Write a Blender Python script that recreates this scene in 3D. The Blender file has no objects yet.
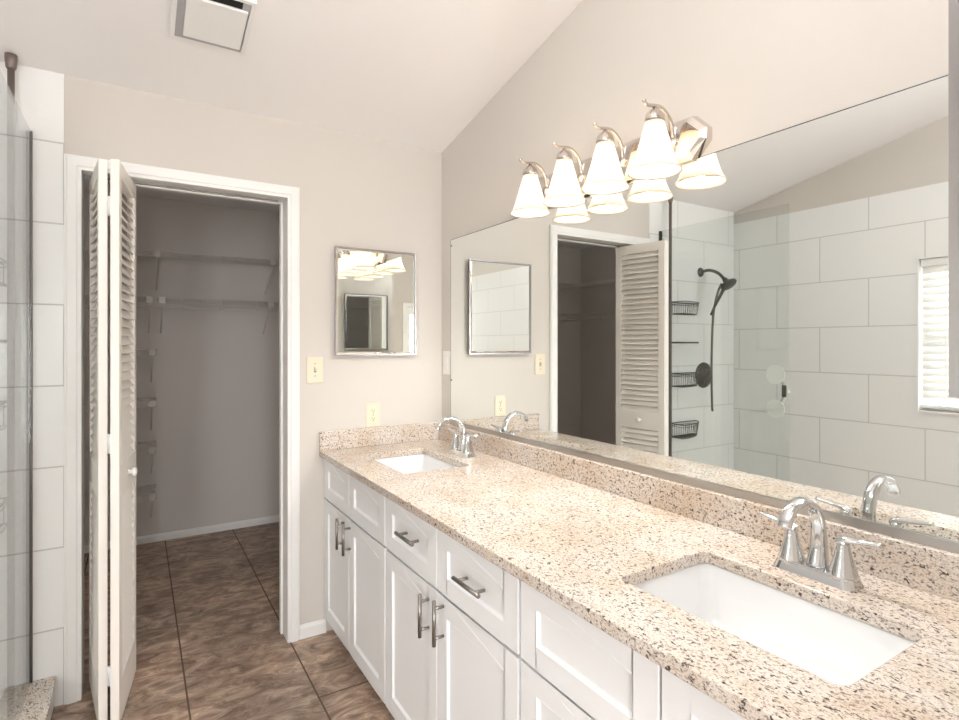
import bpy, bmesh, math, random
from mathutils import Vector, Matrix
random.seed(4)
PI = math.pi
S = bpy.context.scene
COL = S.collection

# ------------------------------------------------------------------ camera
cam_d = bpy.data.cameras.new('camera'); cam = bpy.data.objects.new('camera', cam_d); COL.objects.link(cam)
cam.location = (0, 0, 1.40); cam.rotation_euler = (PI/2, 0, -math.radians(31.66))
cam_d.sensor_width = 36; cam_d.lens = 551.6/959*36
cam_d.shift_x = 1.9/959; cam_d.shift_y = -15.8/959; cam_d.clip_start = 0.02
S.camera = cam
# ------------------------------------------------------------------ world, daylight, added fill lights, exposure
W = bpy.data.worlds.new('world'); S.world = W; W.use_nodes = True
nt = W.node_tree; nt.nodes.clear()
tc = nt.nodes.new('ShaderNodeTexCoord'); sp = nt.nodes.new('ShaderNodeSeparateXYZ'); rp = nt.nodes.new('ShaderNodeValToRGB')
rp.color_ramp.elements[0].position = 0.0; rp.color_ramp.elements[0].color = (.24, .25, .22, 1)
rp.color_ramp.elements[1].position = 0.22; rp.color_ramp.elements[1].color = (.90, .95, 1, 1)
bg = nt.nodes.new('ShaderNodeBackground'); ow = nt.nodes.new('ShaderNodeOutputWorld')
nt.links.new(tc.outputs['Generated'], sp.inputs[0]); nt.links.new(sp.outputs['Z'], rp.inputs[0])
nt.links.new(rp.outputs[0], bg.inputs[0]); nt.links.new(bg.outputs[0], ow.inputs[0])
bg.inputs[1].default_value = 3.0
def area(name, loc, rot, sx, sy, watts, color=(1, 1, 1)):
    d = bpy.data.lights.new(name, 'AREA'); d.shape = 'RECTANGLE'; d.size = sx; d.size_y = sy; d.energy = watts; d.color = color
    o = bpy.data.objects.new(name, d); COL.objects.link(o); o.location = loc; o.rotation_euler = rot
    return o
area('daylight_window', (-1.75, 1.0, 1.55), (0, -PI/2, 0), 1.3, 1.3, 60, (.95, .98, 1))
area('daylight_door', (-1.7, -3.9, 1.25), (PI/2, 0, -.18), 1.9, 2.3, 250, (.98, .985, 1))
area('rear_fill_light', (-.36, -3.7, 1.45), (PI/2, 0, -.05), .75, 2.1, 118, (.98, .985, 1))  # added frontal fill, shining in through the added rear window
pl_ = bpy.data.lights.new('bathroom_fill_light', 'POINT'); pl_.energy = 23; pl_.color = (.98, .98, 1); pl_.shadow_soft_size = .14  # bare fill light added out of view to lift ceiling and walls
pl_o = bpy.data.objects.new('bathroom_fill_light', pl_); COL.objects.link(pl_o); pl_o.location = (.3, .55, 2.48)
cl_ = bpy.data.lights.new('closet_fill_light', 'POINT'); cl_.energy = 2.6; cl_.color = (1, .97, .93); cl_.shadow_soft_size = .12  # unseen fill added to brighten the left part of the closet
cl_o = bpy.data.objects.new('closet_fill_light', cl_); COL.objects.link(cl_o); cl_o.location = (-.85, 3.05, 2.2)
BULB_W = 9.0
S.view_settings.view_transform = 'Standard'; S.view_settings.look = 'None'; S.view_settings.gamma = 1
S.view_settings.use_curve_mapping = False
S.view_settings.exposure = 0.36

# ------------------------------------------------------------------ helpers
class MB:
    """collects shapes, in world coordinates, into one mesh"""
    def __init__(self): self.v = []; self.f = []; self.sm = []
    def add(self, vs, fs, smooth=False):
        n = len(self.v); self.v += [Vector(p) for p in vs]
        for f in fs: self.f.append([i+n for i in f]); self.sm.append(smooth)
        return self
    def box(self, a, b):
        (x0, y0, z0), (x1, y1, z1) = [min(p, q) for p, q in zip(a, b)], [max(p, q) for p, q in zip(a, b)]
        return self.add([(x0,y0,z0),(x1,y0,z0),(x1,y1,z0),(x0,y1,z0),(x0,y0,z1),(x1,y0,z1),(x1,y1,z1),(x0,y1,z1)],
                 [(0,3,2,1),(4,5,6,7),(0,1,5,4),(1,2,6,5),(2,3,7,6),(3,0,4,7)])
    def obox(self, c, ax, half):
        """oriented box: centre, three axes, half sizes"""
        c = Vector(c); A = [Vector(a).normalized()*h for a, h in zip(ax, half)]
        vs = [c+sx*A[0]+sy*A[1]+sz*A[2] for sz in (-1,1) for sx, sy in ((-1,-1),(1,-1),(1,1),(-1,1))]
        fs = [(0,3,2,1),(4,5,6,7),(0,1,5,4),(1,2,6,5),(2,3,7,6),(3,0,4,7)]
        if A[0].cross(A[1]).dot(A[2]) < 0: fs = [f[::-1] for f in fs]
        return self.add(vs, fs)
    def tube(self, pts, r, n=10, flat=None, up=None):
        pts = [Vector(p) for p in pts]; R = r if isinstance(r, (list, tuple)) else [r]*len(pts)
        t0 = (pts[1]-pts[0]).normalized()
        u = Vector(up) if up else (Vector((0,0,1)) if abs(t0.z) < .9 else Vector((1,0,0)))
        rings = []
        for i, p in enumerate(pts):
            t = (pts[min(i+1, len(pts)-1)]-pts[max(i-1, 0)]).normalized()
            u = (u-t*u.dot(t)).normalized(); w = t.cross(u)
            fl = (flat[i] if isinstance(flat, (list, tuple)) else flat) or 1
            rings.append([p+(u*math.cos(2*PI*k/n)*fl+w*math.sin(2*PI*k/n))*R[i] for k in range(n)])
        vs = [v for g in rings for v in g]; fs = []
        for i in range(len(pts)-1):
            for k in range(n): fs.append((i*n+k, i*n+(k+1) % n, (i+1)*n+(k+1) % n, (i+1)*n+k))
        m = len(self.v); self.add(vs, fs, True)
        self.f.append([m+k for k in range(n)][::-1]); self.sm.append(False)
        self.f.append([m+(len(pts)-1)*n+k for k in range(n)]); self.sm.append(False)
        return self
    def lathe(self, prof, o, axis=(0,0,1), n=28, closed=False, sx=1, sy=1):
        o = Vector(o); q = Vector((0,0,1)).rotation_difference(Vector(axis).normalized())
        vs = []
        for r, z in prof:
            for k in range(n): vs.append(o+q @ Vector((r*math.cos(2*PI*k/n)*sx, r*math.sin(2*PI*k/n)*sy, z)))
        fs = []; N = len(prof)
        for i in range(N if closed else N-1):
            j = (i+1) % N
            for k in range(n): fs.append((i*n+k, i*n+(k+1) % n, j*n+(k+1) % n, j*n+k))
        m = len(self.v); self.add(vs, fs, True)
        if not closed:
            if prof[0][0] > 1e-5: self.f.append([m+k for k in range(n)][::-1]); self.sm.append(False)
            if prof[-1][0] > 1e-5: self.f.append([m+(N-1)*n+k for k in range(n)]); self.sm.append(False)
        return self
    def prism(self, loop, d):
        """loop of 3-D points extruded by vector d"""
        d = Vector(d); n = len(loop); L = [Vector(p) for p in loop]
        self.add(L+[p+d for p in L], [tuple(range(n))[::-1], tuple(range(n, 2*n))]+[(k, (k+1) % n, (k+1) % n+n, k+n) for k in range(n)])
        return self
    def build(self, name, mat, parent=None, bevel=0, seg=2, recalc=True, smooth=False):
        me = bpy.data.meshes.new(name)
        off = Vector((0,0,0)); p = parent
        while p is not None: off += p.location; p = p.parent
        me.from_pydata([tuple(v-off) for v in self.v], [], self.f)
        for pl, s in zip(me.polygons, self.sm): pl.use_smooth = s or smooth
        if recalc:
            bm = bmesh.new(); bm.from_mesh(me)
            bmesh.ops.remove_doubles(bm, verts=bm.verts, dist=1e-6)
            bmesh.ops.recalc_face_normals(bm, faces=bm.faces); bm.to_mesh(me); bm.free()
        me.materials.append(mat)
        o = bpy.data.objects.new(name, me); COL.objects.link(o)
        if parent: o.parent = parent
        if bevel:
            b = o.modifiers.new('bevel', 'BEVEL'); b.width = bevel; b.segments = seg; b.limit_method = 'ANGLE'; b.angle_limit = math.radians(40)
            b.harden_normals = False
        return o
def thing(name, label, cat, loc=(0,0,0), group=None):
    o = bpy.data.objects.new(name, None); COL.objects.link(o); o.location = loc; o.empty_display_size = .05
    o['label'] = label; o['category'] = cat
    if group: o['group'] = group
    return o
def tag(o, label, cat, group=None):
    o['label'] = label; o['category'] = cat
    if group: o['group'] = group
    return o
def struct(o): o['kind'] = 'structure'; return o
def copy_tree(o, parent=None):
    c = o.copy(); COL.objects.link(c); c.parent = parent
    for ch in list(o.children): copy_tree(ch, c)
    return c
def arc(c, a, b, r, t0, t1, n):
    c, a, b = Vector(c), Vector(a), Vector(b)
    return [c+(a*math.cos(t0+(t1-t0)*k/n)+b*math.sin(t0+(t1-t0)*k/n))*r for k in range(n+1)]
def smoothpath(pts, n=6):
    P = [Vector(p) for p in pts]; out = []
    for i in range(len(P)-1):
        p0, p1, p2, p3 = P[max(i-1,0)], P[i], P[i+1], P[min(i+2, len(P)-1)]
        for k in range(n):
            t = k/n; out.append(.5*((2*p1)+(p2-p0)*t+(2*p0-5*p1+4*p2-p3)*t*t+(3*p1-p0-3*p2+p3)*t**3))
    return out+[P[-1]]
def lerp_list(vals, m):
    n = len(vals)-1
    return [vals[min(int(i/m*n), n-1)]*(1-(i/m*n-min(int(i/m*n), n-1)))+vals[min(int(i/m*n), n-1)+1]*(i/m*n-min(int(i/m*n), n-1)) for i in range(m+1)]

# ------------------------------------------------------------------ materials
def srgb(r, g, b):
    f = lambda c: c/12.92 if c <= .04045 else ((c+.055)/1.055)**2.4
    return (f(r/255), f(g/255), f(b/255), 1)
def mat(name):
    m = bpy.data.materials.new(name); m.use_nodes = True
    return m, m.node_tree, m.node_tree.nodes['Principled BSDF']
def plain(name, col, rough=.5, metal=0, bump=0, bscale=200, spec=.5, trans=0):
    m, t, b = mat(name)
    b.inputs['Base Color'].default_value = col; b.inputs['Roughness'].default_value = rough; b.inputs['Metallic'].default_value = metal
    b.inputs['Specular IOR Level'].default_value = spec
    c = t.nodes.new('ShaderNodeTexCoord'); n = t.nodes.new('ShaderNodeTexNoise'); n.inputs['Scale'].default_value = bscale
    t.links.new(c.outputs['Object'], n.inputs['Vector'])
    if bump:
        p = t.nodes.new('ShaderNodeBump'); p.inputs['Strength'].default_value = bump; p.inputs['Distance'].default_value = .002
        t.links.new(n.outputs['Fac'], p.inputs['Height']); t.links.new(p.outputs[0], b.inputs['Normal'])
    else:
        r = t.nodes.new('ShaderNodeMapRange'); r.inputs['To Min'].default_value = max(rough-.02, 0); r.inputs['To Max'].default_value = rough+.02
        t.links.new(n.outputs['Fac'], r.inputs['Value']); t.links.new(r.outputs[0], b.inputs['Roughness'])
    return m
M_wall = plain('beige_paint', srgb(211, 205, 197), .75, bump=.12, bscale=160)
M_closet = plain('closet_paint', srgb(216, 210, 205), .8, bump=.12, bscale=160)
M_ceil = plain('ceiling_paint', srgb(247, 244, 242), .85, bump=.2, bscale=220)
M_trim = plain('white_trim_paint', srgb(240, 239, 236), .4)
M_door = plain('louver_door_paint', srgb(246, 240, 232), .45)
M_cab = plain('white_cabinet_paint', srgb(241, 241, 241), .38)
M_porc = plain('white_porcelain', srgb(246, 247, 247), .08)
M_ivory = plain('ivory_plastic', srgb(230, 220, 197), .4)
M_whitep = plain('white_plastic', srgb(240, 238, 232), .4)
M_dark = plain('dark_slot', srgb(25, 24, 23), .7)
M_chrome = plain('chrome', (.70, .71, .72, 1), .06, 1)
M_nickel = plain('brushed_nickel', (.33, .31, .29, 1), .32, 1)
M_satin = plain('satin_nickel', (.62, .57, .53, 1), .18, 1)
M_gun = plain('dark_bronze_metal', (.13, .12, .11, 1), .38, 1)
M_pole = plain('taupe_pole_metal', srgb(120, 108, 102), .4, .3)
M_channel = plain('grey_channel_metal', (.46, .44, .42, 1), .3, 1)
M_mirror = plain('mirror_silver', (.90, .925, .91, 1), .0, 1)
M_frame = plain('satin_cabinet_frame', (.38, .36, .36, 1), .3, 1)
M_wire = plain('white_vinyl_wire', srgb(215, 212, 206), .45)
M_blind = None

def glass_mat(name, tint):
    m, t, b = mat(name); t.nodes.remove(b)
    o = t.nodes['Material Output']; tr = t.nodes.new('ShaderNodeBsdfTransparent'); gl = t.nodes.new('ShaderNodeBsdfGlossy')
    gl.inputs['Roughness'].default_value = 0.0; tr.inputs['Color'].default_value = tint
    lw = t.nodes.new('ShaderNodeLayerWeight'); lw.inputs['Blend'].default_value = .5
    pw = t.nodes.new('ShaderNodeMath'); pw.operation = 'POWER'; pw.inputs[1].default_value = 5
    mr = t.nodes.new('ShaderNodeMapRange'); mr.inputs['To Min'].default_value = .04; mr.inputs['To Max'].default_value = 1
    t.links.new(lw.outputs['Facing'], pw.inputs[0]); t.links.new(pw.outputs[0], mr.inputs['Value'])
    mx = t.nodes.new('ShaderNodeMixShader'); t.links.new(mr.outputs[0], mx.inputs[0]); t.links.new(tr.outputs[0], mx.inputs[1])
    t.links.new(gl.outputs[0], mx.inputs[2]); t.links.new(mx.outputs[0], o.inputs[0])
    return m
M_glass = glass_mat('clear_glass', (.93, .948, .94, 1))
M_pane = glass_mat('window_glass', (.965, .965, .965, 1))

def translucent(name, col, fac, rough=.4):
    m, t, b = mat(name); b.inputs['Base Color'].default_value = col; b.inputs['Roughness'].default_value = rough
    tl = t.nodes.new('ShaderNodeBsdfTranslucent'); tl.inputs['Color'].default_value = col
    n = t.nodes.new('ShaderNodeTexNoise'); n.inputs['Scale'].default_value = 30
    mr = t.nodes.new('ShaderNodeMapRange'); mr.inputs['To Min'].default_value = fac-.03; mr.inputs['To Max'].default_value = fac+.03
    t.links.new(n.outputs['Fac'], mr.inputs['Value'])
    mx = t.nodes.new('ShaderNodeMixShader'); t.links.new(mr.outputs[0], mx.inputs[0])
    t.links.new(b.outputs[0], mx.inputs[1]); t.links.new(tl.outputs[0], mx.inputs[2])
    t.links.new(mx.outputs[0], t.nodes['Material Output'].inputs[0])
    return m
M_blind = translucent('white_blind_slat', srgb(245, 244, 240), .15)
M_shade = translucent('frosted_shade_glass', (.82, .76, .67, 1), .60, .3)

def tile_mat(name, axis_u, axis_v, bw, bh, ou, ov, col, grout, gw, rough, offset=.5, bump=.5):
    """running-bond tiles on the plane of two world axes"""
    m, t, b = mat(name)
    g = t.nodes.new('ShaderNodeNewGeometry'); s = t.nodes.new('ShaderNodeSeparateXYZ'); t.links.new(g.outputs['Position'], s.inputs[0])
    c = t.nodes.new('ShaderNodeCombineXYZ')
    def shift(out, d, i):
        a = t.nodes.new('ShaderNodeMath'); a.operation = 'ADD'; a.inputs[1].default_value = d
        t.links.new(out, a.inputs[0]); t.links.new(a.outputs[0], c.inputs[i])
    shift(s.outputs[axis_u], -ou+bw*20, 0); shift(s.outputs[axis_v], -ov+bh*20, 1)
    br = t.nodes.new('ShaderNodeTexBrick'); t.links.new(c.outputs[0], br.inputs['Vector'])
    br.offset = offset; br.offset_frequency = 2; br.squash = 1
    br.inputs['Scale'].default_value = 1; br.inputs['Brick Width'].default_value = bw; br.inputs['Row Height'].default_value = bh
    br.inputs['Mortar Size'].default_value = gw; br.inputs['Mortar Smooth'].default_value = .1; br.inputs['Bias'].default_value = 0
    br.inputs['Color1'].default_value = col; br.inputs['Color2'].default_value = col; br.inputs['Mortar'].default_value = grout
    t.links.new(br.outputs['Color'], b.inputs['Base Color'])
    r = t.nodes.new('ShaderNodeMapRange'); r.inputs['To Min'].default_value = rough; r.inputs['To Max'].default_value = .7
    t.links.new(br.outputs['Fac'], r.inputs['Value']); t.links.new(r.outputs[0], b.inputs['Roughness'])
    iv = t.nodes.new('ShaderNodeMath'); iv.operation = 'SUBTRACT'; iv.inputs[0].default_value = 1; t.links.new(br.outputs['Fac'], iv.inputs[1])
    bp = t.nodes.new('ShaderNodeBump'); bp.inputs['Strength'].default_value = bump; bp.inputs['Distance'].default_value = .002
    t.links.new(iv.outputs[0], bp.inputs['Height']); t.links.new(bp.outputs[0], b.inputs['Normal'])
    return m, t, b, br, bp, c
TILE, GROUT = srgb(240, 240, 238), srgb(200, 199, 196)
M_tile_left = tile_mat('white_wall_tile_left', 'Y', 'Z', .604, .3137, 2.02, .262, TILE, GROUT, .003, .12)[0]
M_tile_back = tile_mat('white_wall_tile_back', 'X', 'Z', .604, .3137, -.243, .298, TILE, GROUT, .003, .12)[0]

def floor_mat():
    m, t, b, br, bp, c = tile_mat('brown_slate_floor_tile', 'Y', 'X', 2.4, .444, 2.19, .168, (0,0,0,1), srgb(98, 80, 68), .0035, .42, offset=.1, bump=.6)
    g = t.nodes.new('ShaderNodeNewGeometry'); mp = t.nodes.new('ShaderNodeMapping')
    mp.inputs['Rotation'].default_value = (0, 0, math.radians(38)); mp.inputs['Scale'].default_value = (4.5, 10, 4)
    t.links.new(g.outputs['Position'], mp.inputs['Vector'])
    n1 = t.nodes.new('ShaderNodeTexNoise'); n1.inputs['Scale'].default_value = 1.5; n1.inputs['Detail'].default_value = 12; n1.inputs['Roughness'].default_value = .74; n1.inputs['Distortion'].default_value = 1.3
    t.links.new(mp.outputs[0], n1.inputs['Vector'])
    r1 = t.nodes.new('ShaderNodeValToRGB'); e = r1.color_ramp.elements
    e[0].position = .31; e[0].color = srgb(104, 87, 75); e[1].position = .70; e[1].color = srgb(236, 216, 196)
    x = r1.color_ramp.elements.new(.46); x.color = srgb(158, 135, 118); x = r1.color_ramp.elements.new(.55); x.color = srgb(190, 167, 147)
    t.links.new(n1.outputs['Fac'], r1.inputs[0])
    n2 = t.nodes.new('ShaderNodeTexNoise'); n2.inputs['Scale'].default_value = 1.7; n2.inputs['Detail'].default_value = 3; t.links.new(g.outputs['Position'], n2.inputs['Vector'])
    r2 = t.nodes.new('ShaderNodeValToRGB'); r2.color_ramp.elements[0].position = .35; r2.color_ramp.elements[0].color = (.72, .72, .74, 1)
    r2.color_ramp.elements[1].position = .65; r2.color_ramp.elements[1].color = (1.1, 1.05, 1, 1)
    t.links.new(n2.outputs['Fac'], r2.inputs[0])
    mu = t.nodes.new('ShaderNodeMix'); mu.data_type = 'RGBA'; mu.blend_type = 'MULTIPLY'; mu.inputs['Factor'].default_value = 1
    t.links.new(r1.outputs[0], mu.inputs['A']); t.links.new(r2.outputs[0], mu.inputs['B'])
    t.links.new(mu.outputs['Result'], br.inputs['Color1']); t.links.new(mu.outputs['Result'], br.inputs['Color2'])
    b2 = t.nodes.new('ShaderNodeBump'); b2.inputs['Strength'].default_value = .5; b2.inputs['Distance'].default_value = .004
    t.links.new(n1.outputs['Fac'], b2.inputs['Height']); t.links.new(bp.outputs[0], b2.inputs['Normal']); t.links.new(b2.outputs[0], b.inputs['Normal'])
    return m
M_floor = floor_mat()

def granite():
    m, t, b = mat('speckled_cream_granite')
    g = t.nodes.new('ShaderNodeNewGeometry'); mp = t.nodes.new('ShaderNodeMapping'); mp.inputs['Scale'].default_value = (1.2, .78, 1.1)
    mp.inputs['Rotation'].default_value = (.2, .15, .35)
    t.links.new(g.outputs['Position'], mp.inputs['Vector'])
    def noise(sc, det, ro, dist=0):
        n = t.nodes.new('ShaderNodeTexNoise'); n.inputs['Scale'].default_value = sc; n.inputs['Detail'].default_value = det
        n.inputs['Roughness'].default_value = ro; n.inputs['Distortion'].default_value = dist; t.links.new(mp.outputs[0], n.inputs['Vector']); return n
    def ramp(src, p0, c0, p1, c1):
        r = t.nodes.new('ShaderNodeValToRGB'); e = r.color_ramp.elements; e[0].position = p0; e[0].color = c0; e[1].position = p1; e[1].color = c1
        t.links.new(src, r.inputs[0]); return r.outputs[0]
    def mix(f, a, bb):
        x = t.nodes.new('ShaderNodeMix'); x.data_type = 'RGBA'
        t.links.new(f, x.inputs['Factor'])
        for s, k in ((a, 'A'), (bb, 'B')):
            if isinstance(s, tuple): x.inputs[k].default_value = s
            else: t.links.new(s, x.inputs[k])
        return x.outputs['Result']
    base = ramp(noise(6, 4, .6, .6).outputs['Fac'], .33, srgb(212, 195, 176), .62, srgb(226, 217, 207))
    fine = ramp(noise(240, 3, .6).outputs['Fac'], .49, (0,0,0,1), .64, (.75,.75,.75,1))
    c1 = mix(fine, base, srgb(164, 145, 130))
    mid = ramp(noise(135, 3, .6, .3).outputs['Fac'], .575, (0,0,0,1), .625, (.8,.8,.8,1))
    c2 = mix(mid, c1, srgb(124, 107, 97))
    dk = ramp(noise(122, 3, .55, .3).outputs['Fac'], .60, (0,0,0,1), .64, (.95,.95,.95,1))
    c3 = mix(dk, c2, srgb(66, 58, 55))
    t.links.new(c3, b.inputs['Base Color'])
    b.inputs['Roughness'].default_value = .12
    return m
M_granite = granite()

# ------------------------------------------------------------------ room shell
YB, XR, XL = 2.677, 1.419, -1.22
HC = lambda y: 2.449+.2125*(2.677-y)       # vaulted ceiling height
DX0, DX1, DZ = -.187, .598, 2.085          # closet doorway
CY = 4.535; CL, CR, CH = -1.30, .97, 2.44
YN = .205; XE = .68; YR = -3.2; YW = -1.65; XW = -3.0      # beyond YW the room widens to XW
struct(MB().box((XW-.1, YR-.1, -.1), (XR+.1, CY+.1, 0)).build('floor', M_floor))
b = MB(); b.prism([(XW, YB+.0, HC(YB)), (XW, YR, HC(YR)), (XW, YR, HC(YR)+.1), (XW, YB, HC(YB)+.1)], (XR-XW+.1, 0, 0)); ceil_o = struct(b.build('ceiling', M_ceil))
struct(MB().box((CL, YB+.12, CH), (CR+.1, CY, CH+.1)).build('ceiling_closet', M_ceil))
# back wall with the closet doorway (drywall)
b = MB(); T = .12
b.box((XL-.1, YB+.004, 0), (DX0-.012, YB+T, HC(YB)+.05)); b.box((DX1+.012, YB, 0), (XR+.1, YB+T, HC(YB)+.05)); b.box((DX0-.012, YB, DZ+.012), (DX1+.012, YB+T, HC(YB)+.05))
b.box((-.243, YB, 0), (DX0-.012, YB+.004, HC(YB)+.05))
struct(b.build('wall_back', M_wall))
struct(MB().box((XL, YB-.006, 0), (-.243, YB+.004, HC(YB)+.02)).build('wall_shower_back', M_tile_back))
b = MB(); b.box((XR, YN, 0), (XR+.1, YB, HC(YN)+.1)); struct(b.build('wall_right', M_wall))
# left wall with a window opening, tiled up to 2.355
WY0, WY1, WZ0, WZ1 = .56, 1.456, .985, 1.925
b = MB(); x0, x1 = XL-.12, XL-.006
b.box((x0, YW, 0), (x1, WY0, HC(YR)+.1)); b.box((x0, WY1, 0), (x1, YB, HC(YR)+.1)); b.box((x0, WY0, 0), (x1, WY1, WZ0)); b.box((x0, WY0, WZ1), (x1, WY1, HC(YR)+.1))
struct(b.build('wall_left', M_wall))
b = MB(); x0, x1 = XL-.006, XL
b.box((x0, YW, 0), (x1, WY0, 2.355)); b.box((x0, WY1, 0), (x1, YB-.006, 2.355)); b.box((x0, WY0, 0), (x1, WY1, WZ0)); b.box((x0, WY0, WZ1), (x1, WY1, 2.355))
struct(b.build('wall_shower_left', M_tile_left))
# near walls and the room behind the camera
struct(MB().box((XE, YN-.12, 0), (XR+.1, YN, HC(YN)+.1)).build('wall_near', M_wall))
struct(MB().box((XE, YR, 0), (XE+.1, YN-.12, HC(YR)+.1)).build('wall_near_side', M_wall))
GX0, GX1, GZ = -2.35, -1.0, 2.03; RX0, RX1, RZ0, RZ1 = -.62, -.17, .45, 2.30
b = MB(); b.box((XW-.1, YR-.1, 0), (GX0, YR, HC(YR)+.1)); b.box((GX1, YR-.1, 0), (RX0, YR, HC(YR)+.1)); b.box((RX1, YR-.1, 0), (XE+.1, YR, HC(YR)+.1)); b.box((RX0, YR-.1, 0), (RX1, YR, RZ0)); b.box((RX0, YR-.1, RZ1), (RX1, YR, HC(YR)+.1)); b.box((GX0, YR-.1, GZ), (GX1, YR, HC(YR)+.1))
struct(b.build('wall_rear', M_wall))
struct(MB().box((XW-.1, YR, 0), (XW, YW, HC(YR)+.1)).build('wall_rear_left', M_wall))
struct(MB().box((XW-.1, YW, 0), (XL-.006-.1201, YW+.1, HC(YR)+.1)).build('wall_rear_return', M_wall))
# closet walls
b = MB(); b.box((CL-.1, CY, 0), (CR+.1, CY+.1, CH)); struct(b.build('wall_closet_back', M_closet))
struct(MB().box((CL-.1, YB+T, 0), (CL, CY, CH)).build('wall_closet_left', M_closet))
struct(MB().box((CR, YB+T, 0), (CR+.1, CY, CH)).build('wall_closet_right', M_closet))
b = MB()
b.prism([(0, CY, 0), (0, CY-.012, 0), (0, CY-.012, .035), (0, CY-.006, .05), (0, CY, .052)], (CR, 0, 0)); b.v = [Vector((p.x+(CL if p.x == 0 else 0), p.y, p.z)) for p in b.v]
struct(b.build('baseboard_closet', M_trim))
b = MB(); b.prism([(.655, YB, 0), (.655, YB-.012, 0), (.655, YB-.012, .05), (.655, YB-.005, .062), (.655, YB, .065)], (.125, 0, 0)); struct(b.build('baseboard_back', M_trim))
# closet door casing and jamb
b = MB(); w = .056; CZ = DZ+w
for d0, d1, i0, i1 in ((0, .014, 0, w), (.014, .019, .014, w-.008)):
    # one U-shaped casing: outer steps down to a thinner edge
    ya, yb = YB-d1, YB-d0
    xa, xb, xc, xd = DX0-i1, DX0-i0, DX1+i0, DX1+i1; za, zb = DZ+i0, DZ+i1
    b.prism([(xa, yb, 0), (xb, yb, 0), (xb, yb, za), (xc, yb, za), (xc, yb, 0), (xd, yb, 0), (xd, yb, zb), (xa, yb, zb)], (0, ya-yb, 0))
struct(b.build('trim_1', M_trim, bevel=.003))
b = MB(); b.box((DX0-.012, YB, 0), (DX0, YB+T, DZ+.012)); b.box((DX1, YB, 0), (DX1+.012, YB+T, DZ+.012)); b.box((DX0, YB, DZ), (DX1, YB+T, DZ+.012))
b.box((DX1-.010, YB+.085, 0), (DX1, YB+.12, DZ)); b.box((DX0, YB+.085, DZ-.010), (DX1-.010, YB+.12, DZ))
struct(b.build('trim_2', M_trim, bevel=.002))
wr = MB(); y0, y1 = YR-.07, YR-.03
for xa, xb, za, zb in ((RX0, RX0+.05, RZ0, RZ1), (RX1-.05, RX1, RZ0, RZ1), (RX0+.05, RX1-.05, RZ0, RZ0+.05), (RX0+.05, RX1-.05, RZ1-.05, RZ1), (RX0+.05, RX1-.05, 1.45, 1.49)): wr.box((xa, y0, za), (xb, y1, zb))
rw = struct(wr.build('added_fill_window', M_trim)); MB().box((RX0+.05, YR-.052, RZ0+.05), (RX1-.05, YR-.048, RZ1-.05)).build('window_pane', M_pane, rw)  # unseen window, added behind the camera to let the rear fill in
# window with frame, pane, sill
wr = MB()
for a0, a1 in (((-1.33, WY0, WZ0), (-1.29, WY0+.05, WZ1)), ((-1.33, WY1-.05, WZ0), (-1.29, WY1, WZ1)), ((-1.33, WY0+.05, WZ0), (-1.29, WY1-.05, WZ0+.05)), ((-1.33, WY0+.05, WZ1-.05), (-1.29, WY1-.05, WZ1)), ((-1.325, WY0+.05, 1.43), (-1.295, WY1-.05, 1.47))): wr.box(a0, a1)
win = struct(wr.build('window_1', M_trim)); 
MB().box((-1.312, WY0+.05, WZ0+.05), (-1.308, WY1-.05, WZ1-.05)).build('window_pane', M_pane, win)
b = MB(); b.box((-1.34, WY1-.008, WZ0), (XL+.004, WY1, WZ1)); b.box((-1.34, WY0, WZ0), (XL+.004, WY0+.008, WZ1)); b.box((-1.34, WY0, WZ1-.008), (XL+.004, WY1, WZ1)); b.box((-1.34, WY0, WZ0), (XL+.012, WY1, WZ0+.014))
struct(b.build('trim_3', M_trim))
# glazed rear door
dr = MB(); y0, y1 = YR-.07, YR-.03
GM = (GX0+GX1)/2
for xa, xb in ((GX0, GX0+.09), (GM-.05, GM+.05), (GX1-.09, GX1)): dr.box((xa, y0, 0), (xb, y1, GZ))
for xa, xb in ((GX0+.09, GM-.05), (GM+.05, GX1-.09)): dr.box((xa, y0, 0), (xb, y1, .2)); dr.box((xa, y0, 1.90), (xb, y1, GZ))
rd = struct(dr.build('door_1', M_trim, bevel=.003)); MB().box((GX0+.09, YR-.052, .2), (GM-.05, YR-.046, 1.90)).box((GM+.05, YR-.052, .2), (GX1-.09, YR-.046, 1.90)).build('door_pane', M_pane, rd)
MB().lathe([(.0, .06), (.022, .058), (.026, .045), (.02, .03), (.01, .02), (.01, 0)], (GX1-.045, y1, 1.0), (0, 1, 0)).build('door_handle', M_nickel, rd)
b = MB(); b.box((GX0-.06, YR, 0), (GX0, YR+.016, GZ+.06)); b.box((GX1, YR, 0), (GX1+.06, YR+.016, GZ+.06)); b.box((GX0, YR, GZ), (GX1, YR+.016, GZ+.06)); struct(b.build('trim_4', M_trim))
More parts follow.
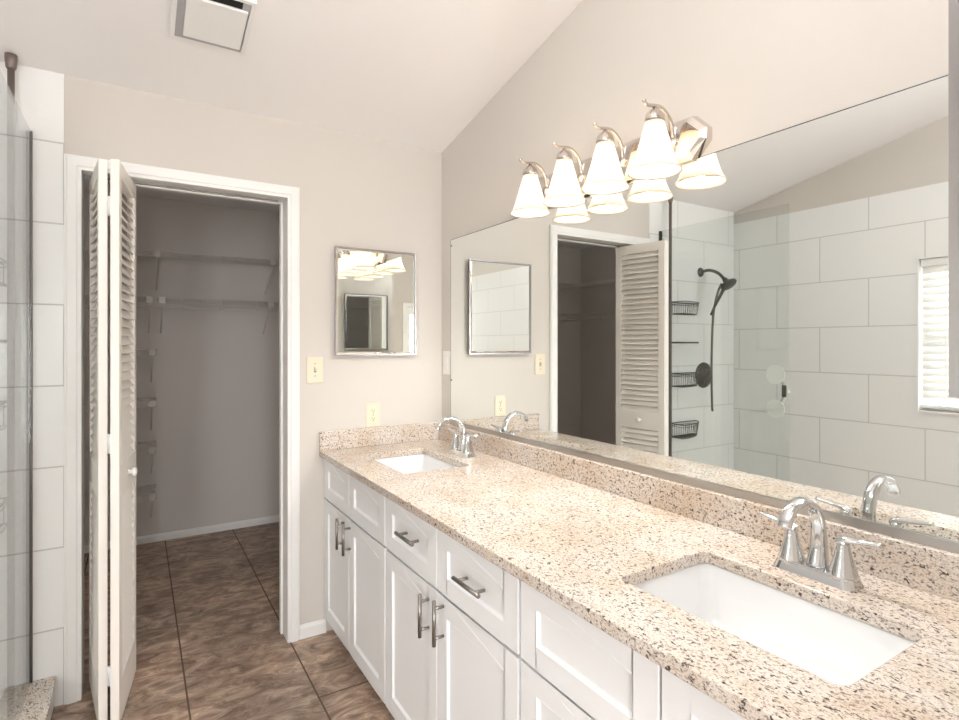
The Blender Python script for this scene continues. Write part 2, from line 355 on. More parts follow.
# ------------------------------------------------------------------ vanity cabinets
SINKS = [(.900, 2.010, 1.205, 2.465), (.900, .414, 1.205, .872)]   # cutouts x0, y0, x1, y1
XF = .772      # face of the doors
ZB, ZS, ZT = .075, .655, .855
def shaker(mb, ya, yb, za, zb, fr=.058, frz=None):
    frz = frz or fr; t = .02; r = .009
    mb.box((XF, ya, za), (XF+t, ya+fr, zb)); mb.box((XF, yb-fr, za), (XF+t, yb, zb))
    mb.box((XF, ya+fr, za), (XF+t, yb-fr, za+frz)); mb.box((XF, ya+fr, zb-frz), (XF+t, yb-fr, zb))
    # bevelled inner lip and recessed panel
    i = .006
    A = [(XF, ya+fr, za+frz), (XF, yb-fr, za+frz), (XF, yb-fr, zb-frz), (XF, ya+fr, zb-frz)]
    B = [(XF+r, ya+fr+i, za+frz+i), (XF+r, yb-fr-i, za+frz+i), (XF+r, yb-fr-i, zb-frz-i), (XF+r, ya+fr+i, zb-frz-i)]
    mb.add(A+B, [(0,1,5,4), (1,2,6,5), (2,3,7,6), (3,0,4,7), (4,5,6,7)])
    mb.box((XF+r+.001, ya+fr, za+frz), (XF+t, yb-fr, zb-frz))
    return mb
def bar_handle(parent, y, z, vertical, L=.133):
    h = MB(); x = XF-.032; e = L/2; p = L*.33
    if vertical:
        h.tube([(x, y, z-e), (x, y, z+e)], .006, 12)
        for s in (-p, p): h.tube([(x, y, z+s), (XF, y, z+s)], .005, 10)
    else:
        h.tube([(x, y-e, z), (x, y+e, z)], .006, 12)
        for s in (-p, p): h.tube([(x, y+s, z), (XF, y+s, z)], .005, 10)
    return h.build('handle', M_nickel, parent)
def cabinet(label, ya, yb, fronts, group='white shaker vanity cabinets'):
    t = thing('vanity_cabinet', label, 'cabinet', ((XF+XR)/2, (ya+yb)/2, 0), group)
    w = .018; X0 = XF+.021; X1 = XR-.003
    c = MB()
    for yy, cut in ((ya, any(q[1]-.03 < ya+w and q[3]+.03 > ya for q in SINKS)), (yb-w, any(q[1]-.03 < yb and q[3]+.03 > yb-w for q in SINKS))):
        if cut: c.prism([(X0, yy, ZB), (X1, yy, ZB), (X1, yy, ZT), (1.26, yy, ZT), (1.26, yy, .69), (.85, yy, .69), (.85, yy, ZT), (X0, yy, ZT)], (0, w, 0))
        else: c.box((X0, yy, ZB), (X1, yy+w, ZT))
    c.box((X0, ya+w, ZB), (X1, yb-w, ZB+w)); c.box((X1-.008, ya+w, ZB+w), (X1, yb-w, ZT))
    c.box((X0, ya+w, ZS-.012), (X0+w, yb-w, ZS+.012)); c.box((X0, ya+w, ZT-.03), (X0+w, yb-w, ZT))
    c.build('cabinet_body', M_cab, t)
    MB().box((XF+.075, ya, .0), (XF+.09, yb, ZB)).build('toe_kick', M_cab, t)
    for kind, a, b_, za, zb, hnd in fronts:
        if kind == 'door': m = shaker(MB(), a, b_, za, zb)
        else: m = shaker(MB(), a, b_, za, zb, .06 if b_-a < .5 else .075, .052)
        o = m.build(kind, M_cab, t, bevel=.0015)
        if hnd: bar_handle(o, *hnd)
    return t
zd = ZS-.005; zt0 = ZS+.004; zt1 = .846
cabinet('white shaker cabinet in the far corner, two doors under two handleless fronts', 1.899, 2.673, [
    ('door', 2.306, 2.671, ZB+.004, zd, (2.37, .572, True)), ('door', 1.902, 2.302, ZB+.004, zd, (2.284, .572, True)),
    ('false_front', 2.306, 2.671, zt0, zt1, None), ('false_front', 1.902, 2.302, zt0, zt1, None)])
cabinet('white shaker cabinet with two handled drawers over two doors, middle of the vanity', 1.065, 1.897, [
    ('door', 1.489, 1.894, ZB+.004, zd, (1.540, .563, True)), ('door', 1.069, 1.485, ZB+.004, zd, (1.444, .580, True)),
    ('drawer', 1.489, 1.894, zt0, zt1, (1.66, .765, False)), ('drawer', 1.069, 1.485, zt0, zt1, (1.262, .757, False))])
cabinet('white cabinet with wide handleless stacked drawers right of the handled drawers', .650, 1.061, [
    ('drawer', .652, 1.059, zt0, zt1, None), ('drawer', .652, 1.059, .365, zd, None), ('drawer', .652, 1.059, ZB+.004, .356, None)])
cabinet('white cabinet nearest the camera, cut off by the bottom edge of the photo', .212, .648, [
    ('false_front', .214, .646, zt0, zt1, None), ('door', .432, .646, ZB+.004, zd, None), ('door', .214, .428, ZB+.004, zd, None)])

# ------------------------------------------------------------------ countertop
def rounded(x0, y0, x1, y1, r, n=5):
    P = []
    for cx, cy, t in ((x1-r, y1-r, 0), (x0+r, y1-r, PI/2), (x0+r, y0+r, PI), (x1-r, y0+r, 1.5*PI)):
        P += [(cx+r*math.cos(t+PI/2*k/n), cy+r*math.sin(t+PI/2*k/n)) for k in range(n+1)]
    return P
XC, ZTOP, ZBOT = .748, .886, .857
ct = thing('countertop', 'long cream speckled granite countertop with two sink cutouts on the white cabinets', 'countertop', (1.08, 1.44, ZBOT))
def slab(outer, holes, z0, z1):
    bm = bmesh.new(); edges = []
    for loop in [outer]+holes:
        vs = [bm.verts.new((x, y, z1)) for x, y in loop]
        edges += [bm.edges.new((vs[i], vs[(i+1) % len(vs)])) for i in range(len(vs))]
    bmesh.ops.triangle_fill(bm, edges=edges, use_beauty=True, use_dissolve=False)
    fs = list(bm.faces); r = bmesh.ops.extrude_face_region(bm, geom=fs)
    for v in r['geom']:
        if isinstance(v, bmesh.types.BMVert): v.co.z = z0
    bmesh.ops.recalc_face_normals(bm, faces=bm.faces)
    return bm
bm = slab([(XC, YN+.002), (XR-.001, YN+.002), (XR-.001, YB-.002), (XC, YB-.002)], [rounded(*s, .022) for s in SINKS], ZBOT, ZTOP)
me = bpy.data.meshes.new('counter_slab')
for v in bm.verts: v.co -= Vector((1.08, 1.44, ZBOT))
bm.to_mesh(me); bm.free(); me.materials.append(M_granite)
o = bpy.data.objects.new('counter_slab', me); COL.objects.link(o); o.parent = ct
bv = o.modifiers.new('bevel', 'BEVEL'); bv.width = .003; bv.segments = 2; bv.limit_method = 'ANGLE'; bv.angle_limit = math.radians(60)
MB().box((XR-.028, YN+.002, ZTOP), (XR-.001, YB-.002, .977)).build('backsplash', M_granite, ct, bevel=.002)
MB().box((XC, YB-.022, ZTOP), (XR-.0285, YB-.002, .977)).build('backsplash', M_granite, ct, bevel=.002)

def make_sink(s):
    x0, y0, x1, y1 = s; cx, cy = (x0+x1)/2, (y0+y1)/2
    t = thing('sink', '', 'sink', (cx, cy, ZBOT-.16), 'undermount sinks')
    rings = []
    def ring(g, r, z): rings.append([(x, y, z) for x, y in rounded(x0-g, y0-g, x1+g, y1+g, r, 6)])
    ring(.025, .035, ZBOT-.001); ring(.006, .028, ZBOT-.001); ring(.004, .03, ZBOT-.004); ring(-.004, .035, ZBOT-.06); ring(-.012, .045, ZBOT-.118); ring(-.03, .05, ZBOT-.138); ring(-.07, .05, ZBOT-.145); ring(-.125, .02, ZBOT-.148)
    # outside shell
    outer = []
    def oring(g, r, z): outer.append([(x, y, z) for x, y in rounded(x0-g, y0-g, x1+g, y1+g, r, 6)])
    oring(-.125, .02, ZBOT-.156); oring(-.06, .05, ZBOT-.154); oring(-.015, .05, ZBOT-.146); oring(.006, .04, ZBOT-.06); oring(.008, .035, ZBOT-.012); oring(.025, .035, ZBOT-.012)
    allr = rings[::-1]
    seq = allr+outer[::-1]
    n = len(seq[0]); m = MB(); vs = [p for g in seq for p in g]; fs = []
    for i in range(len(seq)-1):
        for k in range(n): fs.append((i*n+k, i*n+(k+1) % n, (i+1)*n+(k+1) % n, (i+1)*n+k))
    m.add(vs, fs, True); m.add(seq[0], [tuple(range(n))]); m.add(seq[-1], [tuple(range(n))])
    m.build('basin', M_porc, t)
    d = MB().lathe([(.0, .0), (.012, .001), (.019, .003), (.024, .002), (.025, -.001)], (cx+.02, cy, ZBOT-.1475)); d.build('drain', M_chrome, t)
    return t
s1 = make_sink(SINKS[0]); s1['label'] = 'white rectangular sink at the far end of the counter, near the outlet'
s2 = make_sink(SINKS[1]); s2['label'] = 'white rectangular sink nearest the camera in the granite counter'

# ------------------------------------------------------------------ faucets
def make_faucet(cx, cy):
    t = thing('faucet', '', 'faucet', (cx, cy, ZTOP), 'chrome two-handle faucets')
    B = MB(); z0 = ZTOP+.0005
    L0 = rounded(cx-.034, cy-.088, cx+.034, cy+.088, .022, 5); L1 = rounded(cx-.028, cy-.082, cx+.028, cy+.082, .02, 5)
    n = len(L0); B.add([(x, y, z0) for x, y in L0]+[(x, y, z0+.016) for x, y in L1]+[(cx+(x-cx)*.9, cy+(y-cy)*.97, z0+.021) for x, y in L1],
        [tuple(range(n))[::-1]]+[(k, (k+1) % n, (k+1) % n+n, k+n) for k in range(n)]+[(k+n, (k+1) % n+n, (k+1) % n+2*n, k+2*n) for k in range(n)]+[tuple(range(2*n, 3*n))])
    B.build('base', M_chrome, t)
    path = smoothpath([(cx+.004, cy, z0+.018), (cx+.010, cy, z0+.06), (cx+.006, cy, z0+.115), (cx-.018, cy, z0+.155), (cx-.058, cy, z0+.172), (cx-.098, cy, z0+.164), (cx-.122, cy, z0+.143), (cx-.129, cy, z0+.128)], 6)
    m = len(path)-1
    SP = MB().tube(path, lerp_list([.023, .018, .0155, .0155, .0155, .0155, .0155, .0155], m), 18, flat=lerp_list([1, .95, .85, .75, .65, .62, .6, .6], m), up=(1,0,0))
    sp_ = SP.build('spout', M_chrome, t)
    for s in (-1, 1):
        hy = cy+s*.055
        H = MB().lathe([(.0295, z0+.014), (.0285, z0+.022), (.023, z0+.04), (.0165, z0+.062), (.0125, z0+.08), (.012, z0+.09), (.0, z0+.094)], (cx, hy, 0), n=24)
        h = H.build('handle', M_chrome, t)
        lp = smoothpath([(cx, hy-s*.010, z0+.088), (cx, hy+s*.006, z0+.0955), (cx, hy+s*.03, z0+.0985), (cx, hy+s*.072, z0+.104)], 5); k = len(lp)-1
        LV = MB().tube(lp, lerp_list([.011, .012, .0095, .008], k), 14, flat=lerp_list([.8, .7, .6, .55], k), up=(0,0,1))
        LV.build('lever', M_chrome, h)
    return t
f1 = make_faucet(1.288, .650); f1['label'] = 'chrome two-handle faucet nearest the camera, behind the near sink'
f2 = copy_tree(f1); f2.location.y = 2.231; f2['label'] = 'chrome two-handle faucet in the far corner, behind the far sink'

# ------------------------------------------------------------------ wall mirror
mr = thing('wall_mirror', 'huge frameless mirror covering the right wall above the granite backsplash', 'mirror', (XR, 1.4, .98))
MY0, MY1 = YN+.004, 2.563
MB().box((XR-.006, MY0, .982), (XR-.0005, MY1, 1.950)).build('mirror_glass', M_mirror, mr)
MB().box((XR-.0115, MY0, .9775), (XR-.0065, MY1, .999)).build('bottom_channel', M_channel, mr)
b = MB(); e = .0022
b.box((XR-.0064, MY0, 1.950), (XR-.0003, MY1+e, 1.950+e)); b.box((XR-.0064, MY1, .982), (XR-.0003, MY1+e, 1.950)); b.build('edge', plain('mirror_edge', srgb(70, 72, 70), .3), mr)
for z in (1.92, 1.21): MB().lathe([(.004, 0), (.004, .003), (.0, .0035)], (XR-.006, MY1-.008, z), (-1, 0, 0), 12).build('clip', M_gun, mr)

# ------------------------------------------------------------------ medicine cabinets
def make_medicine(x0, x1, z0, z1):
    cx = (x0+x1)/2; t = thing('medicine_cabinet', '', 'cabinet', (cx, YB, z0), 'mirrored medicine cabinets')
    yf = YB-.033
    MB().box((x0+.012, yf+.008, z0+.012), (x1-.012, YB-.0005, z1-.012)).build('cabinet_body', M_channel, t)
    fr = MB(); w = .007
    fr.box((x0, yf-.001, z0), (x0+w, yf+.008, z1)); fr.box((x1-w, yf-.001, z0), (x1, yf+.008, z1)); fr.box((x0+w, yf-.001, z0), (x1-w, yf+.008, z0+w)); fr.box((x0+w, yf-.001, z1-w), (x1-w, yf+.008, z1))
    fr.build('door_frame', M_frame, t)
    a0, a1, c0, c1 = x0+w, x1-w, z0+w, z1-w; bv = .010
    g = MB(); A = [(a0, yf+.004, c0), (a1, yf+.004, c0), (a1, yf+.004, c1), (a0, yf+.004, c1)]
    Bq = [(a0+bv, yf+.001, c0+bv), (a1-bv, yf+.001, c0+bv), (a1-bv, yf+.001, c1-bv), (a0+bv, yf+.001, c1-bv)]
    Cq = [(x, yf+.0075, z) for x, y, z in A]
    g.add(A+Bq+Cq, [(0,1,5,4), (1,2,6,5), (2,3,7,6), (3,0,4,7), (4,5,6,7), (1,0,8,9), (2,1,9,10), (3,2,10,11), (0,3,11,8), (11,10,9,8)])
    g.build('mirror_door', M_mirror, t)
    return t
mc = make_medicine(.817, 1.249, 1.343, 1.878); mc['label'] = 'square mirrored medicine cabinet on the back wall above the ivory outlet'
mc2 = copy_tree(mc); mc2.location = (.958, YN, 1.343); mc2.rotation_euler = (0, 0, PI); mc2['label'] = 'metal-edged mirrored medicine cabinet cut by the right picture edge'

# ------------------------------------------------------------------ vanity light
vl = thing('vanity_light', 'four-shade nickel vanity light with glowing frosted shades above the big mirror', 'lamp', (XR, 1.4225, 2.01))
def octa(y0, y1, z0, z1, cy, cz, x): return [(x, y0, z0+cz), (x, y0+cy, z0), (x, y1-cy, z0), (x, y1, z0+cz), (x, y1, z1-cz), (x, y1-cy, z1), (x, y0+cy, z1), (x, y0, z1-cz)]
P = octa(1.004, 1.841, 1.943, 2.079, .05, .05, XR-.0005); Q = octa(1.008, 1.837, 1.947, 2.075, .05, .05, XR-.022); R_ = octa(1.024, 1.821, 1.962, 2.06, .045, .042, XR-.031)
b = MB(); b.add(P+Q+R_, [tuple(range(8))]+[(k, (k+1) % 8, (k+1) % 8+8, k+8) for k in range(8)]+[(k+8, (k+1) % 8+8, (k+1) % 8+16, k+16) for k in range(8)]+[tuple(range(16, 24))])
b.build('backplate', plain('polished_nickel', (.74, .69, .64, 1), .08, 1), vl)
for i, y in enumerate((1.118, 1.322, 1.525, 1.727)):
    X = 1.307
    path = smoothpath([(XR-.028, y, 2.02), (XR-.034, y, 2.055), (XR-.052, y, 2.088), (XR-.082, y, 2.108), (XR-.114, y, 2.108), (XR-.142, y, 2.104), (XR-.158, y, 2.112)], 6)
    am = MB().tube(path, lerp_list([.009, .008, .0065, .006, .0055, .005, .005], len(path)-1), 12).lathe([(.0, -.006), (.006, -.003), (.007, 0), (.006, .004), (.0, .006)], path[-1], n=12).lathe([(.018, 0), (.016, .008), (.0, .012)], (XR-.029, y, 2.012), (-1, 0, 0), 16).build('arm', M_satin, vl)
    MB().lathe([(.0, 2.106), (.006, 2.105), (.008, 2.097), (.018, 2.091), (.026, 2.081), (.0295, 2.068), (.030, 2.058), (.027, 2.058), (.0, 2.06)], (X, y, 0), n=24).build('shade_cap', M_satin, vl)
    sh = MB().lathe([(.0275, 2.060), (.031, 2.045), (.0435, 2.0), (.0565, 1.955), (.067, 1.928), (.075, 1.917), (.0785, 1.912), (.0775, 1.909), (.071, 1.915), (.063, 1.928), (.0525, 1.955), (.0395, 2.0), (.027, 2.045), (.0245, 2.060)], (X, y, 0), n=36, closed=True).build('lamp_shade', M_shade, vl)
    bm_ = MB().lathe([(.0, 1.992), (.008, 1.994), (.014, 2.002), (.016, 2.012), (.015, 2.024), (.012, 2.032), (.012, 2.052), (.0, 2.053)], (X, y, 0), n=20)
    m, t, pb = mat('bulb_glow_%d' % i) if i == 0 else (M_bulb, None, None)
    if i == 0:
        M_bulb = m; m.name = 'lit_bulb'; pb.inputs['Emission Color'].default_value = (1, .90, .74, 1); pb.inputs['Emission Strength'].default_value = 6; pb.inputs['Base Color'].default_value = (1, .95, .9, 1)
    bm_.build('bulb', M_bulb, sh)
    d = bpy.data.lights.new('bulb_light', 'POINT'); d.energy = BULB_W; d.color = (1, .96, .92); d.shadow_soft_size = .027
    l = bpy.data.objects.new('bulb_light', d); COL.objects.link(l); l.location = (X, y, 1.926)
    l.parent = vl; l.location = Vector((X, y, 1.955))-vl.location

# ------------------------------------------------------------------ switches, outlet
def plate_on_back(name, label, cat, x, z, w, h, m, facing='-y', xx=None):
    if facing == '-y':
        t = thing(name, label, cat, (x, YB, z)); b = MB().box((x-w/2, YB-.006, z-h/2), (x+w/2, YB-.0003, z+h/2))
    else:
        t = thing(name, label, cat, (XR, x, z)); b = MB().box((XR-.006, x-w/2, z-h/2), (XR-.0003, x+w/2, z+h/2))
    b.build('cover_plate', m, t, bevel=.003)
    return t
sw = plate_on_back('light_switch', 'ivory toggle light switch between the doorway and the medicine cabinet', 'switch', .728, 1.277, .078, .128, M_ivory)
MB().box((.7225, YB-.0065, 1.265), (.7335, YB-.0058, 1.289)).build('toggle_slot', M_dark, sw)
MB().prism([(.7235, YB-.006, 1.268), (.7235, YB-.006, 1.286), (.7235, YB-.019, 1.294), (.7235, YB-.019, 1.284)], (.009, 0, 0)).build('toggle', M_ivory, sw)
for z in (1.247, 1.307): MB().lathe([(.003, 0), (.003, .0012), (0, .0016)], (.728, YB-.006, z), (0, -1, 0), 10).build('screw', M_nickel, sw)
ou = plate_on_back('outlet', 'ivory double outlet just above the far granite backsplash', 'outlet', 1.022, 1.040, .074, .120, M_ivory)
for z in (1.0195, 1.0605):
    r = MB().lathe([(.0165, 0), (.0165, .0015), (.0155, .002)], (1.022, YB-.006, z), (0, -1, 0), 20, sy=.86).build('receptacle', M_ivory, ou)
    s = MB(); s.box((1.0145, YB-.0086, z), (1.0165, YB-.0078, z+.008)); s.box((1.0275, YB-.0086, z), (1.0295, YB-.0078, z+.007)); s.lathe([(.0028, 0), (.0028, .0007)], (1.022, YB-.0079, z-.006), (0, -1, 0), 10); s.build('slots', M_dark, r)
MB().lathe([(.003, 0), (.003, .0012), (0, .0016)], (1.022, YB-.006, 1.04), (0, -1, 0), 10).build('screw', M_nickel, ou)
s3 = plate_on_back('light_switch', 'pale switch plate squeezed between the room corner and the big mirror', 'switch', 2.613, 1.300, .074, .125, M_whitep, '-x')
MB().box((XR-.010, 2.6, 1.27), (XR-.0055, 2.626, 1.33)).build('rocker', M_whitep, s3, bevel=.001)

# ------------------------------------------------------------------ bifold louvered door
bd = thing('bifold_door', 'white louvered bifold door folded open at the left of the closet doorway', 'door', (-.1, 2.74, 0))
LZ0, LZ1, TH = .015, 2.070, .028
def leaf(near, far, face_side, knob):
    """face line runs near -> far on the ground, the body lies on the side away from face_side"""
    n = Vector((near[0], near[1], 0)); f = Vector((far[0], far[1], 0)); d = (f-n).normalized(); L = (f-n).length
    q = Vector((d.y, -d.x, 0))*(1 if face_side > 0 else -1)      # outward normal of the measured face
    Z = Vector((0,0,1)); c = lambda a, dep, z: n+d*a-q*dep+Z*z
    st = .045
    m = MB()
    def pc(a0, a1, z0, z1, d0=0, d1=TH): m.obox(c((a0+a1)/2, (d0+d1)/2, (z0+z1)/2), (d, -q, Z), ((a1-a0)/2, (d1-d0)/2, (z1-z0)/2))
    pc(0, st, LZ0, LZ1); pc(L-st, L, LZ0, LZ1); pc(st, L-st, LZ1-.06, LZ1); pc(st, L-st, .835, .955); pc(st, L-st, LZ0, LZ0+.15)
    o = m.build('door_leaf', M_door, bd, bevel=.002)
    lv = MB()
    for z0, z1 in ((.955, LZ1-.06), (LZ0+.15, .835)):
        k = int(round((z1-z0)/.0345)); p = (z1-z0)/k
        for j in range(k):
            z = z0+(j+.5)*p
            v = (-q*.56+Z*(.83)).normalized()      # slats rise into the leaf, away from the outer face
            w = v.cross(d)
            lv.obox(c(L/2, TH/2, z), (d, v, w), (L/2-st+.004, .0190, .0026))
    lv.build('louvers', M_door, o)
    if knob:
        a = .185; MB().lathe([(.012, 0), (.009, .005), (.008, .010), (.013, .014), (.0175, .019), (.017, .025), (.01, .029), (.0, .03)], c(a, 0, .897), q, 20).build('knob', M_trim, o)
    return o, c, d, q
l2, c2, d2, q2 = leaf((-.056, 2.385), (-.004, 2.762), 1, True)
l1, c1, d1, q1 = leaf((-.120, 2.408), (-.171, 2.780), -1, False)
for z in (.20, 1.04, 1.90):
    a = c2(0, TH, z); b0 = c1(0, TH, z); mid = (a+b0)/2+Vector((0, -.004, 0)); h = MB()
    h.tube([mid-Vector((0,0,.035)), mid+Vector((0,0,.035))], .0045, 10)
    for p, dd in ((a, d2), (b0, d1)): h.obox(p+Vector(((.003 if p is a else -.003), -.0015, 0))+Vector((0, -.0005, 0)), (Vector((1,0,0)), Vector((0,1,0)), Vector((0,0,1))), (.004, .0012, .034))
    h.build('hinge', M_trim, bd)
MB().box((DX0+.002, 2.735, DZ-.004), (DX1-.025, 2.758, DZ-.0005)).build('track', M_channel, bd)
for x in (-.16, -.014): MB().tube([(x, 2.746, LZ1-.01), (x, 2.746, DZ-.005)], .004, 8).build('pivot_pin', M_gun, bd)

# ------------------------------------------------------------------ closet wire shelves
def wire_shelf(label, a, b_, z, brackets, along='x', hang=False, group='white wire closet shelves', drop=.215):
    """along x: on the closet back wall from x=a to b_; along y: on the closet left wall"""
    D = .30
    if along == 'x': P = lambda u, w, h: (u, CY-.004-w, h)
    else: P = lambda u, w, h: (CL+.004+w, u, h)
    t = thing('wire_shelf', label, 'shelf', P((a+b_)/2, 0, z), group)
    d = MB()
    for w in (.004, .10, .20): d.tube([P(a, w, z), P(b_, w, z)], .0028, 6)
    n = int((b_-a)/.026)
    for k in range(n+1):
        u = a+(b_-a)*k/n; d.tube([P(u, .003, z+.003), P(u, D, z+.003), P(u, D+.002, z-.03)], .0016, 5)
    d.build('deck', M_wire, t)
    l = MB(); l.tube([P(a, D, z), P(b_, D, z)], .0035, 6); l.tube([P(a, D+.002, z-.032), P(b_, D+.002, z-.032)], .0038, 6); l.build('front_lip', M_wire, t)
    if hang:
        g = MB(); g.tube([P(a, D-.02, z-.062), P(b_, D-.02, z-.062)], .005, 8)
        k = 0.24; u = a+.14
        while u < b_-.05: g.tube([P(u, D+.004, z+.004), P(u, D+.006, z-.05), P(u, D-.02, z-.066)], .004, 6); u += k
        g.build('hang_rail', M_wire, t)
    for u in brackets:
        r = MB(); r.tube([P(u, D-.002, z-.03), P(u, .012, z-drop), P(u, .001, z-drop-.01)], .0042, 8)
        br = r.build('brace', M_wire, t)
        c = MB(); p = P(u, D+.006, z-.015); q = (.019, .006, .022) if along == 'x' else (.006, .019, .022)
        c.box([p[i]-q[i] for i in range(3)], [p[i]+q[i] for i in range(3)]); c.build('bracket_cap', M_wire, br, bevel=.002)
    return t
wire_shelf('upper wire shelf along the closet back wall, above the railed shelf', CL+.335, .945, 2.015, (.112, .846), group=None)
wire_shelf('wire shelf with a hanging rail on the closet back wall, right below the upper shelf', .118, .945, 1.708, (.140, .832), hang=True, group=None)
wire_shelf('wire shelf with a hanging rail behind the folded door, left of the other railed shelf', CL+.335, .088, 1.708, (.068,), hang=True, group=None)
wire_shelf('upper wire shelf on the closet left wall, seen only in the big mirror', 2.84, CY-.01, 2.015, (3.3,), 'y', group=None)
wire_shelf('lower railed wire shelf on the closet left wall, seen only in the mirror', 2.84, CY-.01, 1.708, (3.3,), 'y', True, group=None)
for z, lab in ((1.362, 'topmost of the four short wire shelves stacked beside the louvered door'), (1.020, 'second from the top of the four short wire shelves beside the louvered door'),
               (.716, 'third from the top of the four short wire shelves beside the louvered door'), (.404, 'lowest of the four short wire shelves, near the closet floor')):
    wire_shelf(lab, -.55, .108, z, (.083,), group='short stacked wire shelves')

# ------------------------------------------------------------------ shower
GX = -.3475
sg = thing('shower_glass_panel', 'tall clear glass shower panel standing on the granite curb at the left', 'shower screen', (GX, 2.2, .121))
MB().box((GX-.005, 1.752, .1215), (GX+.005, YB-.0085, 2.205)).build('glass_pane', M_glass, sg)
b = MB(); b.box((GX-.009, YB-.022, .1215), (GX-.0056, YB-.0065, 2.205)); b.box((GX+.0056, YB-.022, .1215), (GX+.009, YB-.0065, 2.205)); b.box((GX-.0056, YB-.0083, .1215), (GX+.0056, YB-.0065, 2.205)); b.build('wall_channel', M_gun, sg)
cb = thing('shower_curb', 'low shower curb with a speckled granite cap along the shower glass', 'curb', (-.32, 1.6, 0))
MB().box((-.362, .5, 0), (-.274, YB-.0065, .10)).build('curb_base', plain('white_tile_curb', TILE, .2), cb)
MB().box((-.368, .495, .10), (-.266, YB-.0065, .121)).build('curb_cap', M_granite, cb, bevel=.002)
# tension pole caddy
PX, PY = -.394, 2.615
cd = thing('shower_caddy', 'taupe tension pole caddy with wire baskets in the shower corner behind the glass', 'caddy', (PX, PY, .0))
MB().tube([(PX, PY, .012), (PX, PY, HC(PY)-.045)], .011, 14).build('pole', M_pole, cd)
MB().lathe([(.0, HC(PY)-.001), (.019, HC(PY)-.003), (.019, HC(PY)-.02), (.016, HC(PY)-.05), (.0125, HC(PY)-.056), (.0, HC(PY)-.056)], (PX, PY, 0), n=18).build('pole_cap', M_pole, cd)
MB().lathe([(.0, .03), (.012, .028), (.018, .006), (.018, .0005), (0, .0005)], (PX, PY, 0), n=18).build('pole_foot', M_pole, cd)
def basket(z, h, solid=False):
    c0 = Vector((PX-.012, PY+.02, 0)); Lx, Ly = .285, .125
    def rim(s, zz, n=20):
        pts = [(c0.x, c0.y, zz), (c0.x-Lx, c0.y, zz)]
        pts += [(c0.x-Lx*.90*math.cos(t)*s-Lx*.10*(1 if k < 1 else s), c0.y-Ly*math.sin(t)*s, zz) for k, t in enumerate([PI/2*j/n for j in range(n+1)])]
        return [Vector(p) for p in pts]
    m = MB()
    arcp = lambda s, zz, t: (c0.x-(Lx*math.cos(t))*s, c0.y-(Ly*math.sin(t))*s, zz)
    if solid:
        pts = [(c0.x, c0.y, z)]+[arcp(1, z, PI/2*j/18) for j in range(19)]
        m.prism(pts, (0, 0, .012)); m.build('tray', M_gun, cd); return
    for s, zz, r in ((1, z, .0032), (.97, z-.018, .002), (.93, z-h, .0028)):
        m.tube([(c0.x, c0.y, zz)]+[arcp(s, zz, PI/2*j/18) for j in range(19)]+[(c0.x, c0.y, zz)], r, 6)
    for j in range(13):
        t = PI/2*(j+.3)/13; m.tube([arcp(1, z, t), arcp(.93, z-h, t), (c0.x-.01, c0.y-.004, z-h)], .0016, 5)
    for j in range(12):
        x = c0.x-Lx*(j+.5)/12; m.tube([(x, c0.y, z), (x, c0.y, z-h)], .0016, 5)
    m.build('basket', M_gun, cd)
basket(1.700, .085); basket(1.405, .0, True); basket(1.190, .09); basket(.835, .095)
# hand shower on its arm
HX, HZ, YT = -.805, 1.945, YB-.0065
hs = thing('hand_shower', 'dark metal hand shower on a wall arm with hanging hose, in the shower', 'shower head', (HX, YT, HZ))
MB().lathe([(.036, 0), (.034, .006), (.022, .012), (.012, .016)], (HX, YT, HZ), (0, -1, 0), 24).build('flange', M_gun, hs)
ap = smoothpath([(HX, YT-.01, HZ), (HX-.005, YT-.07, HZ+.008), (HX-.01, YT-.14, HZ-.02), (HX-.012, YT-.19, HZ-.07)], 6)
MB().tube(ap, .0115, 12).build('shower_arm', M_gun, hs)
hd = (HX-.012, YT-.20, HZ-.08)
hn = Vector((.02, -.62, -.78)).normalized()
H = MB().lathe([(.0, -.05), (.018, -.045), (.022, -.02), (.04, -.004), (.058, .006), (.060, .014), (.055, .02), (.0, .021)], Vector(hd)+hn*.03, hn, 28); H.build('spray_head', M_gun, hs)
hp = smoothpath([Vector(hd)+Vector((.0, .03, -.02)), (HX+.012, YT-.15, HZ-.18), (HX+.018, YT-.12, HZ-.35), (HX+.008, YT-.10, HZ-.7), (HX-.012, YT-.09, HZ-1.0), (HX-.02, YT-.09, HZ-1.04)], 8)
MB().tube(hp, .0085, 10).build('hose', M_gun, hs)
hp2 = smoothpath([Vector(hd)+Vector((0, .0, -.03)), (HX+.0, YT-.19, HZ-.15), (HX+.005, YT-.14, HZ-.24), (HX+.018, YT-.10, HZ-.33)], 6)
MB().tube(hp2, lerp_list([.015, .013, .0105, .009], len(hp2)-1), 10).build('hand_grip', M_gun, hs)
sv = thing('shower_valve', 'round dark metal shower valve plate with lever on the tiled wall', 'valve', (-.84, YT, 1.165))
MB().lathe([(.098, 0), (.096, .006), (.06, .012), (.034, .016), (.032, .05), (.0, .052)], (-.84, YT, 1.165), (0, -1, 0), 32).build('valve_plate', M_gun, sv)
MB().tube([(-.84, YT-.045, 1.165), (-.80, YT-.05, 1.12), (-.785, YT-.05, 1.095)], [.014, .01, .008], 12).build('valve_lever', M_gun, sv)
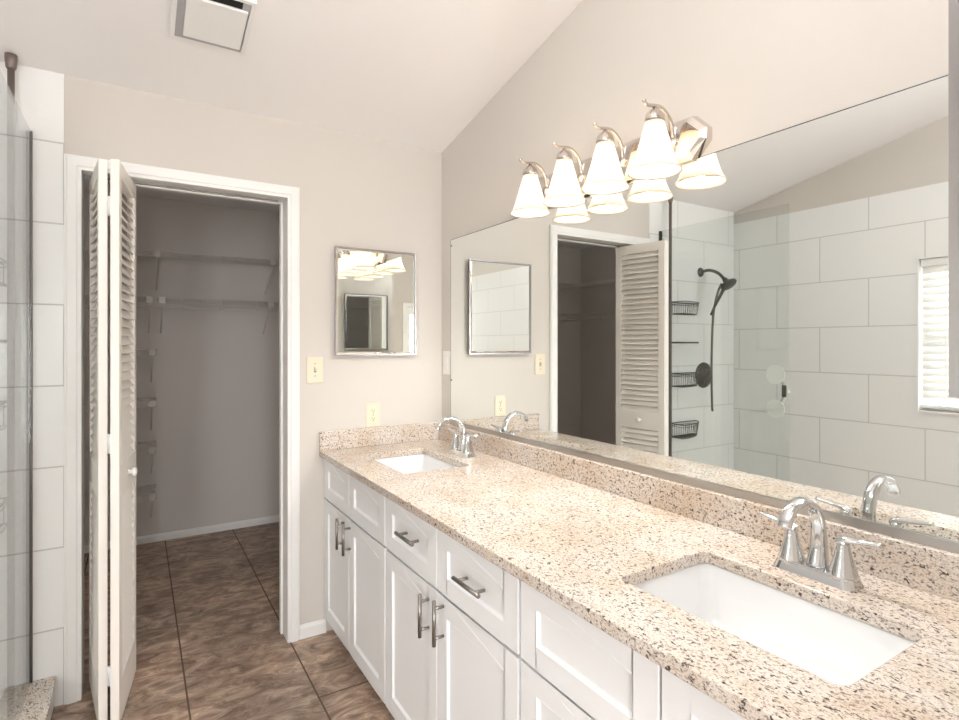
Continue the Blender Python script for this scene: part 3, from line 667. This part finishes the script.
# suction grip on the glass
gh = thing('suction_grip', 'suction grab handle with two white cups stuck on the shower glass', 'handle', (GX-.005, 1.835, 1.12))
for z, r in ((1.222, .056), (1.022, .054)):
    c_ = MB().lathe([(r, 0), (r*.97, .008), (r*.72, .016), (r*.6, .03), (r*.3, .034), (.0, .034)], (GX-.0055, 1.835, z), (-1, 0, 0), 28).build('suction_cup', plain('white_rubber', srgb(250, 250, 246), .4), gh)
MB().tube(smoothpath([(GX-.03, 1.832, 1.21), (GX-.052, 1.815, 1.175), (GX-.058, 1.805, 1.122), (GX-.052, 1.815, 1.07), (GX-.03, 1.832, 1.034)], 5), .013, 12, flat=.8).build('grip_bar', plain('clear_grey_plastic', srgb(196, 198, 192), .25), gh)
MB().box((GX-.048, 1.79, 1.09), (GX-.0395, 1.818, 1.16)).build('grip_pad', plain('grey_rubber', srgb(70, 70, 68), .6), gh, bevel=.004)

# ------------------------------------------------------------------ window blind
wb = thing('window_blind', 'white horizontal slat blind hanging in the tiled window recess', 'blind', (-1.26, 1.0, WZ1))
y0, y1 = WY0+.014, WY1-.014
MB().box((-1.285, y0, WZ1-.055), (-1.232, y1, WZ1-.01)).build('valance', M_trim, wb, bevel=.003)
sl = MB(); z = WZ1-.075
while z > WZ0+.075:
    for k in range(3):
        a = math.radians(70-7*(k-1)); v = Vector((math.cos(a), 0, -math.sin(a))); off = (k-1)*.0155
        sl.obox(Vector((-1.258, (y0+y1)/2, z))+Vector((math.cos(math.radians(70)), 0, -math.sin(math.radians(70))))*off+Vector((.0006*(1-abs(k-1)), 0, 0)), (v, Vector((0,1,0)), v.cross(Vector((0,1,0)))), (.0084, (y1-y0)/2, .0013))
    z -= .0445
sl.build('slats', M_blind, wb)
MB().box((-1.285, y0, WZ0+.03), (-1.235, y1, WZ0+.05)).build('bottom_rail', M_trim, wb, bevel=.003)
for yy in (y0+.12, (y0+y1)/2, y1-.12): MB().tube([(-1.236, yy, WZ0+.04), (-1.236, yy, WZ1-.05)], .0012, 6).build('ladder_cord', M_whitep, wb)

# ------------------------------------------------------------------ ceiling vent
def cz(y, d=0): return HC(y)-d
cv = thing('ceiling_vent', 'square white exhaust fan grille with a raised cover on the sloping ceiling', 'vent', (.22, 2.17, cz(2.17)))
def cbox(mb, x0, x1, ya, yb, d0, d1):
    vs = [(x, y, cz(y, d)) for d in (d1, d0) for x, y in ((x0, ya), (x1, ya), (x1, yb), (x0, yb))]
    return mb.add(vs, [(0,3,2,1),(4,5,6,7),(0,1,5,4),(1,2,6,5),(2,3,7,6),(3,0,4,7)])
f_ = MB(); fx0, fx1, fy0, fy1 = .098, .352, 2.022, 2.292
cbox(f_, fx0, fx0+.016, fy0, fy1, .0003, .018); cbox(f_, fx1-.014, fx1, fy0, fy1, .0003, .014); cbox(f_, fx0+.016, fx1-.014, fy0, fy0+.012, .0003, .014)
f_.build('frame', M_trim, cv, bevel=.002)
cbox(MB(), fx0+.016, fx1-.014, fy0+.012, fy1, .0003, .005).build('recess', plain('recess_shade_grey', srgb(185, 183, 186), .5), cv)  # shade inside the recess is put into this grey
cbox(MB(), fx0+.06, fx1-.04, fy0+.014, fy0+.052, .0052, .0065).build('intake_slot', M_dark, cv)
cbox(MB(), fx0+.042, fx1-.02, fy0+.052, fy1-.024, .0066, .016).build('cover', M_trim, cv, bevel=.003)
